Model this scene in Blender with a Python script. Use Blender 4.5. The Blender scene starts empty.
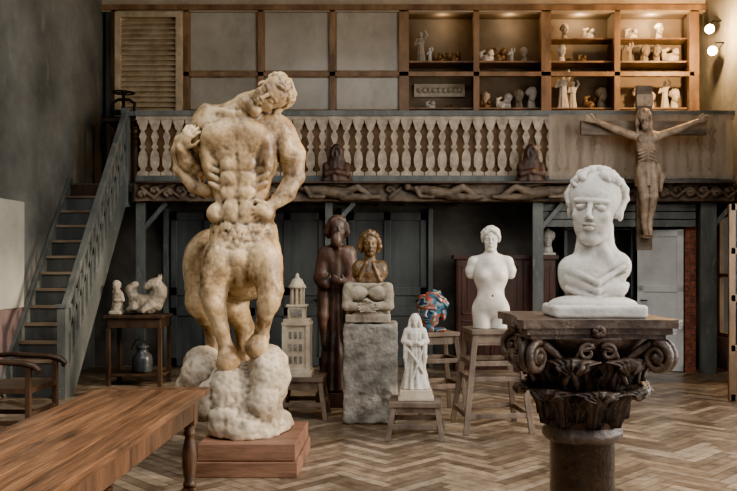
import bpy, bmesh, math, random
import numpy as np
from mathutils import Vector, Matrix, Euler, noise
random.seed(7)
scene = bpy.context.scene
COL = scene.collection

# ------------------------------------------------------------------ materials
def mk(name):
    m = bpy.data.materials.new(name); m.use_nodes = True
    nt = m.node_tree; b = nt.nodes['Principled BSDF']
    return m, nt, b
def mat(name, c1, c2=None, scale=4, rough=.7, bump=.2, metal=0, stretch=(1,1,1), detail=8, c3=None, cavity=None, bscale=None, lo=.35, hi=.65, cv=(.42,.53), stain=None):
    m, nt, b = mk(name); N = nt.nodes; L = nt.links
    c2 = c2 or tuple(x*.7 for x in c1)
    tc = N.new('ShaderNodeTexCoord'); mp = N.new('ShaderNodeMapping'); mp.inputs['Scale'].default_value = stretch
    L.new(tc.outputs['Object'], mp.inputs[0])
    n = N.new('ShaderNodeTexNoise'); n.inputs['Scale'].default_value = scale; n.inputs['Detail'].default_value = detail
    n.inputs['Roughness'].default_value = .62
    L.new(mp.outputs[0], n.inputs[0])
    r = N.new('ShaderNodeValToRGB'); r.color_ramp.elements[0].position = lo; r.color_ramp.elements[1].position = hi
    r.color_ramp.elements[0].color = (*c2, 1); r.color_ramp.elements[1].color = (*c1, 1)
    if c3:
        e = r.color_ramp.elements.new((lo+hi)/2); e.color = (*c3, 1)
    L.new(n.outputs[0], r.inputs[0])
    out = r.outputs[0]
    if stain:   # large soft grime patches: (colour, scale, lo, hi, stretch)
        mp2 = N.new('ShaderNodeMapping'); mp2.inputs['Scale'].default_value = stain[4]; mp2.inputs['Location'].default_value=(3.1,1.7,.4)
        L.new(tc.outputs['Object'], mp2.inputs[0])
        ns = N.new('ShaderNodeTexNoise'); ns.inputs['Scale'].default_value = stain[1]; ns.inputs['Detail'].default_value = 9; ns.inputs['Roughness'].default_value=.7
        L.new(mp2.outputs[0], ns.inputs[0])
        mr = N.new('ShaderNodeMapRange'); mr.inputs[1].default_value = stain[2]; mr.inputs[2].default_value = stain[3]; L.new(ns.outputs[0], mr.inputs[0])
        ms = N.new('ShaderNodeMixRGB'); L.new(mr.outputs[0], ms.inputs[0]); L.new(out, ms.inputs[1]); ms.inputs[2].default_value = (*stain[0],1); out = ms.outputs[0]
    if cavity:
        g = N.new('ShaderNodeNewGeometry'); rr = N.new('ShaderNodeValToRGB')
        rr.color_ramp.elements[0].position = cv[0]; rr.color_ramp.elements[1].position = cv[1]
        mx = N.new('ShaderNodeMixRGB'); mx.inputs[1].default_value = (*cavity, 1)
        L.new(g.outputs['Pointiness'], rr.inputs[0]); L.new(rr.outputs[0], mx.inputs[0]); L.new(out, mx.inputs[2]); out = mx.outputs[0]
    L.new(out, b.inputs['Base Color'])
    b.inputs['Roughness'].default_value = rough; b.inputs['Metallic'].default_value = metal
    if bump:
        n2 = N.new('ShaderNodeTexNoise'); n2.inputs['Scale'].default_value = bscale or scale*4; n2.inputs['Detail'].default_value = 6
        L.new(mp.outputs[0], n2.inputs[0])
        bp = N.new('ShaderNodeBump'); bp.inputs['Strength'].default_value = bump; bp.inputs['Distance'].default_value = .02
        L.new(n2.outputs[0], bp.inputs['Height']); L.new(bp.outputs[0], b.inputs['Normal'])
    return m
one=(1,1,1)
M_wall = mat('plaster_dark', (.165,.17,.16), (.04,.044,.043), .9, .85, .4, c3=(.09,.095,.089), bscale=9, lo=.3, hi=.72, stain=((.25,.245,.22),2.2,.58,.78,(1,1,.35)))
M_wallb = mat('plaster_back', (.10,.095,.085), (.035,.035,.033), 1.5, .85, .3)
M_ceil = mat('ceiling_paint', (.40,.33,.24), (.27,.21,.15), 2, .8, .1)
M_blue = mat('painted_greygreen', (.14,.152,.143), (.052,.06,.059), 4, .5, .3, stretch=(1,1,.4), lo=.3, hi=.7, stain=((.27,.255,.22),9,.58,.72,(1,1,.3)))
M_blued = mat('painted_bluegrey_dark', (.085,.094,.094), (.03,.035,.037), 2.2, .45, .2, stretch=(1,1,.3))
M_tread = mat('worn_tread', (.27,.205,.14), (.09,.065,.048), 4, .6, .2, stretch=(.3,1,1))
M_oak = mat('oak_table', (.29,.145,.068), (.04,.018,.009), 3.2, .30, .4, stretch=(9,.55,9), c3=(.165,.076,.034), lo=.3, hi=.7, stain=((.03,.015,.009),3,.53,.70,(3,.6,1)))
M_oakd = mat('oak_table_dark', (.15,.072,.036), (.035,.017,.009), 4, .4, .25, stretch=(4,4,.6))
M_darkwood = mat('dark_wood', (.07,.04,.026), (.02,.012,.008), 4, .45, .3, stretch=(1,1,.35))
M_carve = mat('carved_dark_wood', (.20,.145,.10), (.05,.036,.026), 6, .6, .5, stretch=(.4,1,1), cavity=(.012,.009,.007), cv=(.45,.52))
M_red = mat('plinth_wood', (.27,.135,.085), (.08,.038,.024), 4, .5, .3, stretch=(.4,1,2), lo=.3, hi=.7, stain=((.06,.035,.024),4,.53,.75,(.5,1,1)))
M_stool = mat('stool_wood', (.18,.13,.097), (.045,.033,.026), 5, .6, .3, stretch=(1,1,.5))
M_ward = mat('wardrobe_wood', (.085,.034,.024), (.025,.012,.009), 3, .32, .15, stretch=(1,1,.3))
M_pine = mat('window_frame_wood', (.24,.145,.08), (.085,.05,.028), 4, .45, .2, stretch=(1,1,.4))
M_shut = mat('louvre_paint', (.46,.36,.235), (.26,.19,.115), 5, .6, .15)
M_pane = mat('curtained_pane', (.40,.36,.29), (.25,.225,.18), .9, .2, .03, stain=((.17,.155,.125),1.6,.50,.78,(1,1,.5)))
M_ral = mat('baluster_paint', (.50,.41,.31), (.24,.185,.13), 7, .6, .15)
M_gold = mat('backing_brown', (.20,.12,.062), (.10,.06,.032), 3, .7, .1)
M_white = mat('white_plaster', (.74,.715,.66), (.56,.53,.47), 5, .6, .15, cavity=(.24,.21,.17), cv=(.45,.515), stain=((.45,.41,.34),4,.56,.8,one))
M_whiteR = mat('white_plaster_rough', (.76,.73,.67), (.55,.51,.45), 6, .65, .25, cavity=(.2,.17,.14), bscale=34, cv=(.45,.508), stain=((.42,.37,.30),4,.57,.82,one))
M_cream = mat('cream_plaster', (.60,.53,.41), (.34,.28,.19), 5, .65, .3, cavity=(.17,.12,.07), cv=(.44,.52))
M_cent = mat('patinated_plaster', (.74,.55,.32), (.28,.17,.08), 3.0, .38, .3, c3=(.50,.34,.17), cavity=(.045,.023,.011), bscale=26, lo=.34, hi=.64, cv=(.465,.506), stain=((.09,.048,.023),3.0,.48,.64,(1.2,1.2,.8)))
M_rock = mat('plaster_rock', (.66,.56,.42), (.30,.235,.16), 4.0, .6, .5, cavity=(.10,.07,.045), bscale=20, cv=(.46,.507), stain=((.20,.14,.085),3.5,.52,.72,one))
M_stone = mat('rough_stone', (.33,.31,.27), (.10,.092,.08), 7, .9, .8, c3=(.20,.185,.16), bscale=30)
M_stone2 = mat('carved_stone', (.44,.385,.30), (.21,.175,.13), 6, .85, .5, cavity=(.10,.08,.055), cv=(.45,.515))
M_bronze = mat('brown_bust_wood', (.21,.125,.055), (.045,.025,.012), 9, .35, .4, cavity=(.012,.009,.006), cv=(.45,.51))
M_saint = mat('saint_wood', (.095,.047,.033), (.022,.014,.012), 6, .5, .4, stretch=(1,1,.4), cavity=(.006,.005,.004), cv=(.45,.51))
M_cap = mat('capital_walnut', (.115,.078,.060), (.028,.019,.015), 8, .38, .45, cavity=(.007,.005,.004), stain=((.21,.16,.125),6,.56,.75,one))
M_iron = mat('black_iron', (.03,.03,.032), (.012,.012,.013), 6, .4, .2, metal=.6)
M_can = mat('enamel_can', (.06,.07,.08), (.03,.035,.04), 6, .3, .1)
M_doorw = mat('white_door_paint', (.70,.72,.70), (.52,.54,.53), 3, .5, .1)
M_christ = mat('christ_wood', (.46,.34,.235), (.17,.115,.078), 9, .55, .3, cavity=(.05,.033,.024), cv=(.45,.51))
M_brick = mat('brick_red', (.32,.125,.08), (.15,.055,.04), 12, .85, .6)
M_vback = mat('vitrine_back', (.19,.145,.098), (.11,.083,.055), 2, .7, .05)
M_pink = mat('dado_pink', (.20,.135,.13), (.10,.07,.07), 2, .85, .2)
def mat_poly():
    m, nt, b = mk('polychrome_glaze'); N=nt.nodes; L=nt.links
    tc=N.new('ShaderNodeTexCoord'); v=N.new('ShaderNodeTexNoise'); v.inputs['Scale'].default_value=6.5; v.inputs['Detail'].default_value=1
    L.new(tc.outputs['Object'],v.inputs[0]); r=N.new('ShaderNodeValToRGB'); r.color_ramp.interpolation='CONSTANT'
    cs=[(0,(.015,.035,.08)),(.40,(.03,.10,.14)),(.47,(.28,.045,.028)),(.535,(.04,.10,.09)),(.57,(.38,.31,.20)),(.595,(.015,.04,.10))]
    r.color_ramp.elements[0].color=(*cs[0][1],1); r.color_ramp.elements[1].position=cs[1][0]; r.color_ramp.elements[1].color=(*cs[1][1],1)
    for p,c in cs[2:]:
        e=r.color_ramp.elements.new(p); e.color=(*c,1)
    L.new(v.outputs[0],r.inputs[0]); L.new(r.outputs[0],b.inputs['Base Color']); b.inputs['Roughness'].default_value=.25
    return m
M_poly = mat_poly()
def mat_floor():
    m, nt, b = mk('herringbone_parquet'); N=nt.nodes; L=nt.links
    a=N.new('ShaderNodeAttribute'); a.attribute_name='Col'
    tc=N.new('ShaderNodeTexCoord'); n=N.new('ShaderNodeTexNoise'); n.inputs['Scale'].default_value=9; n.inputs['Detail'].default_value=10; n.inputs['Roughness'].default_value=.7
    L.new(tc.outputs['Object'],n.inputs[0])
    mx=N.new('ShaderNodeMixRGB'); mx.blend_type='MULTIPLY'; mx.inputs[0].default_value=1
    r=N.new('ShaderNodeValToRGB'); r.color_ramp.elements[0].position=.3; r.color_ramp.elements[0].color=(.3,.27,.24,1); r.color_ramp.elements[1].position=.64
    L.new(n.outputs[0],r.inputs[0]); L.new(a.outputs[0],mx.inputs[1]); L.new(r.outputs[0],mx.inputs[2])
    n3=N.new('ShaderNodeTexNoise'); n3.inputs['Scale'].default_value=1.1; n3.inputs['Detail'].default_value=8; L.new(tc.outputs['Object'],n3.inputs[0])
    r3=N.new('ShaderNodeValToRGB'); r3.color_ramp.elements[0].position=.36; r3.color_ramp.elements[0].color=(.5,.48,.46,1); r3.color_ramp.elements[1].position=.6
    L.new(n3.outputs[0],r3.inputs[0]); mx2=N.new('ShaderNodeMixRGB'); mx2.blend_type='MULTIPLY'; mx2.inputs[0].default_value=1
    L.new(mx.outputs[0],mx2.inputs[1]); L.new(r3.outputs[0],mx2.inputs[2]); L.new(mx2.outputs[0],b.inputs['Base Color'])
    n2=N.new('ShaderNodeTexNoise'); n2.inputs['Scale'].default_value=3; L.new(tc.outputs['Object'],n2.inputs[0])
    mr=N.new('ShaderNodeMapRange'); mr.inputs[3].default_value=.2; mr.inputs[4].default_value=.48; L.new(n2.outputs[0],mr.inputs[0]); L.new(mr.outputs[0],b.inputs['Roughness'])
    bp=N.new('ShaderNodeBump'); bp.inputs['Strength'].default_value=.2; bp.inputs['Distance'].default_value=.01; L.new(n.outputs[0],bp.inputs['Height']); L.new(bp.outputs[0],b.inputs['Normal'])
    return m
M_floor = mat_floor()
M_lamp, nt, b = mk('lamp_glow'); b.inputs['Emission Color'].default_value=(1,.62,.22,1); b.inputs['Emission Strength'].default_value=90
M_drape = mat('linen_drape', (.50,.41,.31), (.36,.29,.215), 2.5, .9, .2, stretch=(3,1,.5))
nt=M_drape.node_tree; P_=nt.nodes['Principled BSDF']; tr=nt.nodes.new('ShaderNodeBsdfTransparent'); mxs=nt.nodes.new('ShaderNodeMixShader'); mxs.inputs[0].default_value=.5
nt.links.new(tr.outputs[0],mxs.inputs[1]); nt.links.new(P_.outputs[0],mxs.inputs[2]); nt.links.new(mxs.outputs[0],nt.nodes['Material Output'].inputs[0])
M_glass, nt, b = mk('clear_pane')
tr=nt.nodes.new('ShaderNodeBsdfTransparent'); gl=nt.nodes.new('ShaderNodeBsdfGlossy'); gl.inputs['Roughness'].default_value=.03
mxs=nt.nodes.new('ShaderNodeMixShader'); mxs.inputs[0].default_value=.07
nt.links.new(tr.outputs[0],mxs.inputs[1]); nt.links.new(gl.outputs[0],mxs.inputs[2]); nt.links.new(mxs.outputs[0],nt.nodes['Material Output'].inputs[0])

# ------------------------------------------------------------------ mesh builder
class MB:
    def __init__(s): s.v=[]; s.f=[]; s.mi=[]; s.sm=[]; s.mats=[]
    def add(s, vs, fs, m, smooth=False, M=None):
        if m not in s.mats: s.mats.append(m)
        k=s.mats.index(m); o=len(s.v)
        if M is not None: vs=[M@Vector(v) for v in vs]
        s.v += [tuple(v) for v in vs]
        for f in fs: s.f.append([i+o for i in f]); s.mi.append(k); s.sm.append(smooth)
    def box(s,x0,x1,y0,y1,z0,z1,m,M=None):
        vs=[(x,y,z) for x in (x0,x1) for y in (y0,y1) for z in (z0,z1)]
        s.add(vs,[(0,1,3,2),(4,6,7,5),(0,4,5,1),(2,3,7,6),(0,2,6,4),(1,5,7,3)],m,M=M)
    def beam(s,a,b,w,h,m,up=(0,0,1)):
        a=Vector(a); b=Vector(b); d=(b-a); L=d.length; d.normalize(); up=Vector(up)
        if abs(d.dot(up))>.98: up=Vector((0,1,0))
        x=d.cross(up).normalized(); z=x.cross(d)
        R=Matrix((x,d,z)).transposed().to_4x4(); R.translation=a
        s.box(-w/2,w/2,0,L,-h/2,h/2,m,M=R)
    def lathe(s,cx,cy,prof,m,seg=24,M=None):
        vs=[];fs=[];n=len(prof)
        for r,z in prof:
            for i in range(seg):
                a=2*math.pi*i/seg; vs.append((cx+r*math.cos(a),cy+r*math.sin(a),z))
        for j in range(n-1):
            for i in range(seg):
                k=(i+1)%seg; fs.append((j*seg+i,j*seg+k,(j+1)*seg+k,(j+1)*seg+i))
        fs.append(tuple(range(seg))[::-1]); fs.append(tuple((n-1)*seg+i for i in range(seg)))
        s.add(vs,fs,m,True,M)
    def tube(s,pts,r,m,seg=10):
        pts=[Vector(p) for p in pts]; n=len(pts)
        rs=r if isinstance(r,(list,tuple)) else [r]*n
        vs=[];fs=[]; ref=None
        for j,p in enumerate(pts):
            t=(pts[min(j+1,n-1)]-pts[max(j-1,0)]).normalized()
            if ref is None: ref=Vector((0,0,1)) if abs(t.z)<.9 else Vector((1,0,0))
            u=t.cross(ref).normalized(); w=u.cross(t).normalized(); ref=w
            for i in range(seg):
                a=2*math.pi*i/seg; vs.append(p+rs[j]*(math.cos(a)*u+math.sin(a)*w))
        for j in range(n-1):
            for i in range(seg):
                k=(i+1)%seg; fs.append((j*seg+i,j*seg+k,(j+1)*seg+k,(j+1)*seg+i))
        fs.append(tuple(range(seg))[::-1]); fs.append(tuple((n-1)*seg+i for i in range(seg)))
        s.add(vs,fs,m,True)
    def done(s,name,bevel=.004,parent=None,solid=0):
        a=np.array(s.v); c=Vector(((a[:,0].min()+a[:,0].max())/2,(a[:,1].min()+a[:,1].max())/2,a[:,2].min()))
        me=bpy.data.meshes.new(name); me.from_pydata([tuple(Vector(v)-c) for v in s.v],[],s.f)
        for m in s.mats: me.materials.append(m)
        me.polygons.foreach_set('material_index',s.mi); me.polygons.foreach_set('use_smooth',s.sm)
        bm=bmesh.new(); bm.from_mesh(me); bmesh.ops.recalc_face_normals(bm,faces=bm.faces); bm.to_mesh(me); bm.free()
        o=bpy.data.objects.new(name,me); COL.objects.link(o); o.location=c
        if bevel:
            md=o.modifiers.new('bevel','BEVEL'); md.width=bevel; md.segments=2; md.limit_method='ANGLE'; md.angle_limit=math.radians(50)
        if parent: o.parent=parent; o.matrix_parent_inverse=Matrix.Translation(-Vector(parent.location))
        return o
def empty(name,loc):
    o=bpy.data.objects.new(name,None); COL.objects.link(o); o.location=loc; o.empty_display_size=.1; return o

# ------------------------------------------------------------------ implicit sculpting (surface nets)
def basis(up,fwd):
    Z=Vector(up).normalized(); f=Vector(fwd); f=(f-f.dot(Z)*Z).normalized(); Y=-f; X=Y.cross(Z)
    return Matrix((X,Y,Z)).transposed()
class Sdf:
    def __init__(s,lo,hi,h):
        s.lo=np.array(lo,float); s.h=h
        s.n=np.ceil((np.array(hi)-s.lo)/h).astype(int)+1
        s.F=np.full(tuple(s.n),1.0,np.float32)
        s.ax=[(s.lo[i]+h*np.arange(s.n[i])).astype(np.float32) for i in range(3)]
        s.R=Matrix.Identity(3); s.T=Vector((0,0,0)); s.s=1.0
    def frame(s,T=(0,0,0),R=None,sc=1.0): s.T=Vector(T); s.R=R or Matrix.Identity(3); s.s=sc
    def P(s,p): return s.T+s.R@(Vector(p)*s.s)
    def sl(s,lo,hi,k):
        m=k+3*s.h
        out=[]
        for i in range(3):
            a=int(math.floor((lo[i]-m-s.lo[i])/s.h)); b=int(math.ceil((hi[i]+m-s.lo[i])/s.h))+1
            a=max(a,0); b=min(b,int(s.n[i]))
            if b<=a: return None
            out.append(slice(a,b))
        return tuple(out)
    def grid(s,sl):
        return s.ax[0][sl[0]][:,None,None], s.ax[1][sl[1]][None,:,None], s.ax[2][sl[2]][None,None,:]
    def comb(s,sl,d,k,op):
        A=s.F[sl]
        if op=='u':
            h=np.clip(.5+.5*(A-d)/k,0,1); s.F[sl]=A*(1-h)+d*h-k*h*(1-h)
        else:
            A2=-A; h=np.clip(.5+.5*(A2-d)/k,0,1); s.F[sl]=-(A2*(1-h)+d*h-k*h*(1-h))
    def cap(s,a,b,ra,rb=None,k=.02,op='u'):
        rb=ra if rb is None else rb
        a=s.P(a); b=s.P(b); ra*=s.s; rb*=s.s; k*=s.s
        R=max(ra,rb); sl=s.sl([min(a[i],b[i])-R for i in range(3)],[max(a[i],b[i])+R for i in range(3)],k)
        if sl is None: return
        X,Y,Z=s.grid(sl); d=b-a; L2=max(d.length_squared,1e-9)
        t=np.clip(((X-a.x)*d.x+(Y-a.y)*d.y+(Z-a.z)*d.z)/L2,0,1)
        q=np.sqrt((X-a.x-t*d.x)**2+(Y-a.y-t*d.y)**2+(Z-a.z-t*d.z)**2)-(ra+(rb-ra)*t)
        s.comb(sl,q,k,op)
    def chain(s,pts,rs,k=.02,op='u'):
        for i in range(len(pts)-1): s.cap(pts[i],pts[i+1],rs[i],rs[i+1],k,op)
    def ell(s,c,r,rot=None,k=.02,op='u'):
        c=s.P(c); r=[x*s.s for x in r]; k*=s.s
        Rm=s.R@(Euler(rot).to_matrix() if rot else Matrix.Identity(3))
        R=max(r); sl=s.sl([c[i]-R for i in range(3)],[c[i]+R for i in range(3)],k)
        if sl is None: return
        X,Y,Z=s.grid(sl); X=X-c.x;Y=Y-c.y;Z=Z-c.z
        q=[(X*Rm[0][i]+Y*Rm[1][i]+Z*Rm[2][i]) for i in range(3)]
        k0=np.sqrt(sum((q[i]/r[i])**2 for i in range(3))); k1=np.sqrt(sum((q[i]/r[i]**2)**2 for i in range(3)))+1e-9
        s.comb(sl,(k0*(k0-1)/k1).astype(np.float32),k,op)
    def box(s,c,hf,rot=None,rd=.01,k=.01,op='u'):
        c=s.P(c); hf=[x*s.s for x in hf]; k*=s.s; rd*=s.s
        Rm=s.R@(Euler(rot).to_matrix() if rot else Matrix.Identity(3))
        R=math.sqrt(sum(x*x for x in hf)); sl=s.sl([c[i]-R for i in range(3)],[c[i]+R for i in range(3)],k)
        if sl is None: return
        X,Y,Z=s.grid(sl); X=X-c.x;Y=Y-c.y;Z=Z-c.z
        q=[np.abs(X*Rm[0][i]+Y*Rm[1][i]+Z*Rm[2][i])-hf[i]+rd for i in range(3)]
        d=np.sqrt(np.maximum(q[0],0)**2+np.maximum(q[1],0)**2+np.maximum(q[2],0)**2)+np.minimum(np.maximum(q[0],np.maximum(q[1],q[2])),0)-rd
        s.comb(sl,d,k,op)
    def robe(s,c,prof,ax,ay,n,amp,tw=0,k=.03,seed=0):
        c=s.P(c); zs=[p[0]*s.s for p in prof]; rs=[p[1]*s.s for p in prof]; R=max(rs)*max(ax,ay)*1.3
        sl=s.sl((c.x-R,c.y-R,c.z+min(zs)),(c.x+R,c.y+R,c.z+max(zs)),k)
        X,Y,Z=s.grid(sl); X=X-c.x;Y=Y-c.y;Z=Z-c.z
        rho=np.sqrt((X/ax)**2+(Y/ay)**2); th=np.arctan2(Y,X)
        Rz=np.interp(Z.ravel(),zs,rs).astype(np.float32)[None,None,:]
        fal=np.clip((zs[-1]-Z)/(zs[-1]-zs[0]),0,1)
        w=np.sin(n*th+tw*Z/s.s+seed)+.5*np.sin((n*1.0+3)*th-tw*.7*Z/s.s+seed*2)
        d=(rho-Rz*(1+amp*w*(.3+.7*fal)))*min(ax,ay)*.8
        d=np.maximum(d,np.maximum(zs[0]-Z,Z-zs[-1]))
        s.comb(sl,d.astype(np.float32),k*s.s,'u')
    def cut_below(s,z): s.F=np.maximum(s.F,(z-s.ax[2])[None,None,:])
    def head(s,T,R,sc,female=False,curl=0,seed=1,bald=False,wavy=0,cr=1.0,bob=False):
        o=(s.T,s.R,s.s); s.frame(T,R,sc)
        s.ell((0,.05,.14),(.335,.41,.34),k=.04)
        s.ell((0,-.10,-.12),(.255,.26,.35),k=.06)
        s.ell((0,-.22,-.40),(.10,.10,.08),k=.07)
        for q in (-1,1):
            s.cap((.16*q,.0,-.26),(.055*q,-.22,-.40),.07,.058,k=.06)
            s.ell((.165*q,-.24,-.10),(.08,.065,.065),k=.06)
            s.ell((.13*q,-.41,.01),(.09,.085,.055),k=.04,op='s')
            s.cap((.03*q,-.36,.09),(.21*q,-.29,.09),.03,.028,k=.03)
            s.ell((.13*q,-.305,.005),(.062,.05,.036),k=.01)
            s.cap((.07*q,-.345,.03),(.19*q,-.31,.025),.011,.011,k=.01)
            s.ell((.335*q,.04,-.03),(.035,.075,.105),k=.02)
            s.ell((.035*q,-.405,-.135),(.035,.04,.03),k=.02)
        s.cap((0,-.345,.07),(0,-.455,-.115),.032,.038,k=.025)
        s.ell((0,-.365,-.215),(.085,.045,.024),k=.012)
        s.ell((0,-.355,-.27),(.07,.045,.027),k=.012)
        s.cap((-.085,-.395,-.242),(.085,-.395,-.242),.009,.009,k=.01,op='s')
        rnd=random.Random(seed)
        if not bald:
            s.ell((0,.10,.20),(.36,.42,.335),k=.02)
            if female:
                s.ell((0,.42,.12),(.15,.15,.13),k=.04)
                for q in (-1,1):
                    s.chain([(0,-.28,.42),(.2*q,-.26,.30),(.32*q,-.10,.12),(.33*q,.15,.0)],[.07,.085,.085,.07],k=.03)
        if bob:
            for q in (-1,1):
                s.chain([(.04*q,-.27,.40),(.21*q,-.21,.30),(.33*q,-.06,.12),(.37*q,.02,-.10),(.31*q,.08,-.28)],[.08,.09,.105,.11,.075],k=.05)
            s.ell((0,.25,-.05),(.33,.2,.28),k=.05)
        for i in range(curl):
            while True:
                v=Vector((rnd.gauss(0,1),rnd.gauss(0,1),rnd.gauss(0,1))).normalized()
                if v.z>-.45 and not (v.y<-.25 and v.z<.42): break
            c=Vector((v.x*.36,.08+v.y*.42,.17+v.z*.36)); t=v.cross(Vector((rnd.gauss(0,1),rnd.gauss(0,1),rnd.gauss(0,1)))).normalized()
            r=rnd.uniform(.035,.055)*cr; s.chain([c-t*.1,c+v*.03*cr,c+t*.1],[r*.7,r,r*.6],k=.02)
        for i in range(wavy):
            a=math.pi*(-.32+1.64*i/(wavy-1)); ph=rnd.uniform(0,6); pts=[];rs=[]
            fr=math.sin(a)
            for j in range(8):
                f=j/7; el=math.pi/2*(1-f*(1.42 if fr>-.35 else .62))+.0; aw=a+.11*math.sin(ph+j*1.5)+rnd.uniform(-.03,.03)
                ce=math.cos(el); pts.append((math.cos(aw)*ce*.365,.08+math.sin(aw)*ce*.425,.18+math.sin(el)*.35)); rs.append(.036+.018*math.sin(ph+j*1.9)+.012)
            s.chain(pts,rs,k=.014)
        s.T,s.R,s.s=o
    def hand(s,w,d,n,sc,curl=.4,side=1):
        o=(s.T,s.R,s.s); d=Vector(d).normalized(); n=Vector(n); n=(n-n.dot(d)*d).normalized(); x=d.cross(n)*side
        Rm=Matrix((x,d,n)).transposed(); s.frame(s.P(w),s.R@Rm,s.s*sc)
        s.ell((0,.05,0),(.042,.058,.018),k=.012)
        for i,(xx,l) in enumerate(((-.033,.065),(-.011,.078),(.011,.072),(.032,.055))):
            p=Vector((xx,.095,0)); e1=p+Vector((xx*.15,l*.5,curl*.02)); e2=e1+Vector((0,l*.45*(1-curl*.5),curl*.045))
            s.chain([p,e1,e2],[.0105,.0095,.008],k=.006)
        s.chain([(-.035,.03,.0),(-.062,.06,.012),(-.066,.09,.022)],[.014,.012,.010],k=.008)
        s.T,s.R,s.s=o
    def done(s,name,m,loc=(0,0,0),rotz=0,namp=0,nsc=10,smooth=True,parent=None,amp2=0,sc2=3):
        F=s.F; F[0]=F[-1]=1; F[:,0]=F[:,-1]=1; F[:,:,0]=F[:,:,-1]=1
        I=F<0
        cnt=sum(I[a:F.shape[0]-1+a,b:F.shape[1]-1+b,cc:F.shape[2]-1+cc].astype(np.int8) for a in (0,1) for b in (0,1) for cc in (0,1))
        ci,cj,ck=np.nonzero((cnt>0)&(cnt<8)); n=len(ci)
        idx=np.full(cnt.shape,-1,np.int32); idx[ci,cj,ck]=np.arange(n)
        pos=np.zeros((n,3)); w=np.zeros(n)
        cor=[(a,b,cc) for a in (0,1) for b in (0,1) for cc in (0,1)]
        vals={q:F[ci+q[0],cj+q[1],ck+q[2]] for q in cor}
        for q in cor:
            for ax in range(3):
                if q[ax]==0:
                    p=list(q); p[ax]=1; p=tuple(p); f0=vals[q]; f1=vals[p]; msk=(f0<0)!=(f1<0)
                    den=np.where(msk,f0-f1,1); t=np.where(msk,f0/den,0)
                    e=np.zeros((n,3)); e[:]=q; e[:,ax]+=t
                    pos+=e*msk[:,None]; w+=msk
        pos=pos/w[:,None]+np.stack([ci,cj,ck],1); V=pos*s.h+s.lo
        Q=[]
        for ax in range(3):
            b,c2=(ax+1)%3,(ax+2)%3
            sa=[slice(None)]*3; sb=[slice(None)]*3; sa[ax]=slice(0,-1); sb[ax]=slice(1,None)
            A=I[tuple(sa)]; B=I[tuple(sb)]; g=np.stack(np.nonzero(A!=B),1)
            g=g[(g[:,b]>0)&(g[:,c2]>0)&(g[:,b]<idx.shape[b])&(g[:,c2]<idx.shape[c2])]
            ins=A[g[:,0],g[:,1],g[:,2]]
            def cell(db,dc):
                h=g.copy(); h[:,b]+=db; h[:,c2]+=dc; return idx[h[:,0],h[:,1],h[:,2]]
            q=np.stack([cell(-1,-1),cell(0,-1),cell(0,0),cell(-1,0)],1)
            q[~ins]=q[~ins][:,::-1]; Q.append(q)
        Q=np.concatenate(Q); Q=Q[(Q>=0).all(1)]
        me=bpy.data.meshes.new(name); me.vertices.add(n); me.vertices.foreach_set('co',V.astype(np.float32).ravel())
        me.loops.add(Q.size); me.loops.foreach_set('vertex_index',Q.ravel().astype(np.int32))
        me.polygons.add(len(Q)); me.polygons.foreach_set('loop_start',np.arange(0,Q.size,4,dtype=np.int32)); me.polygons.foreach_set('loop_total',np.full(len(Q),4,np.int32))
        me.update(calc_edges=True); me.validate()
        if namp or amp2:
            nr=[v.normal.copy() for v in me.vertices]
            for v,q in zip(me.vertices,nr):
                d=0
                if namp: d+=namp*noise.noise(v.co*nsc)+namp*.5*noise.noise(v.co*nsc*2.3)
                if amp2: d+=amp2*noise.noise(v.co*sc2)
                v.co+=q*d
        me.polygons.foreach_set('use_smooth',[smooth]*len(me.polygons)); me.materials.append(m); me.update()
        o=bpy.data.objects.new(name,me); COL.objects.link(o); o.location=loc; o.rotation_euler=(0,0,rotz)
        if parent: o.parent=parent; o.matrix_parent_inverse=Matrix.Translation(-Vector(parent.location))
        return o

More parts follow.
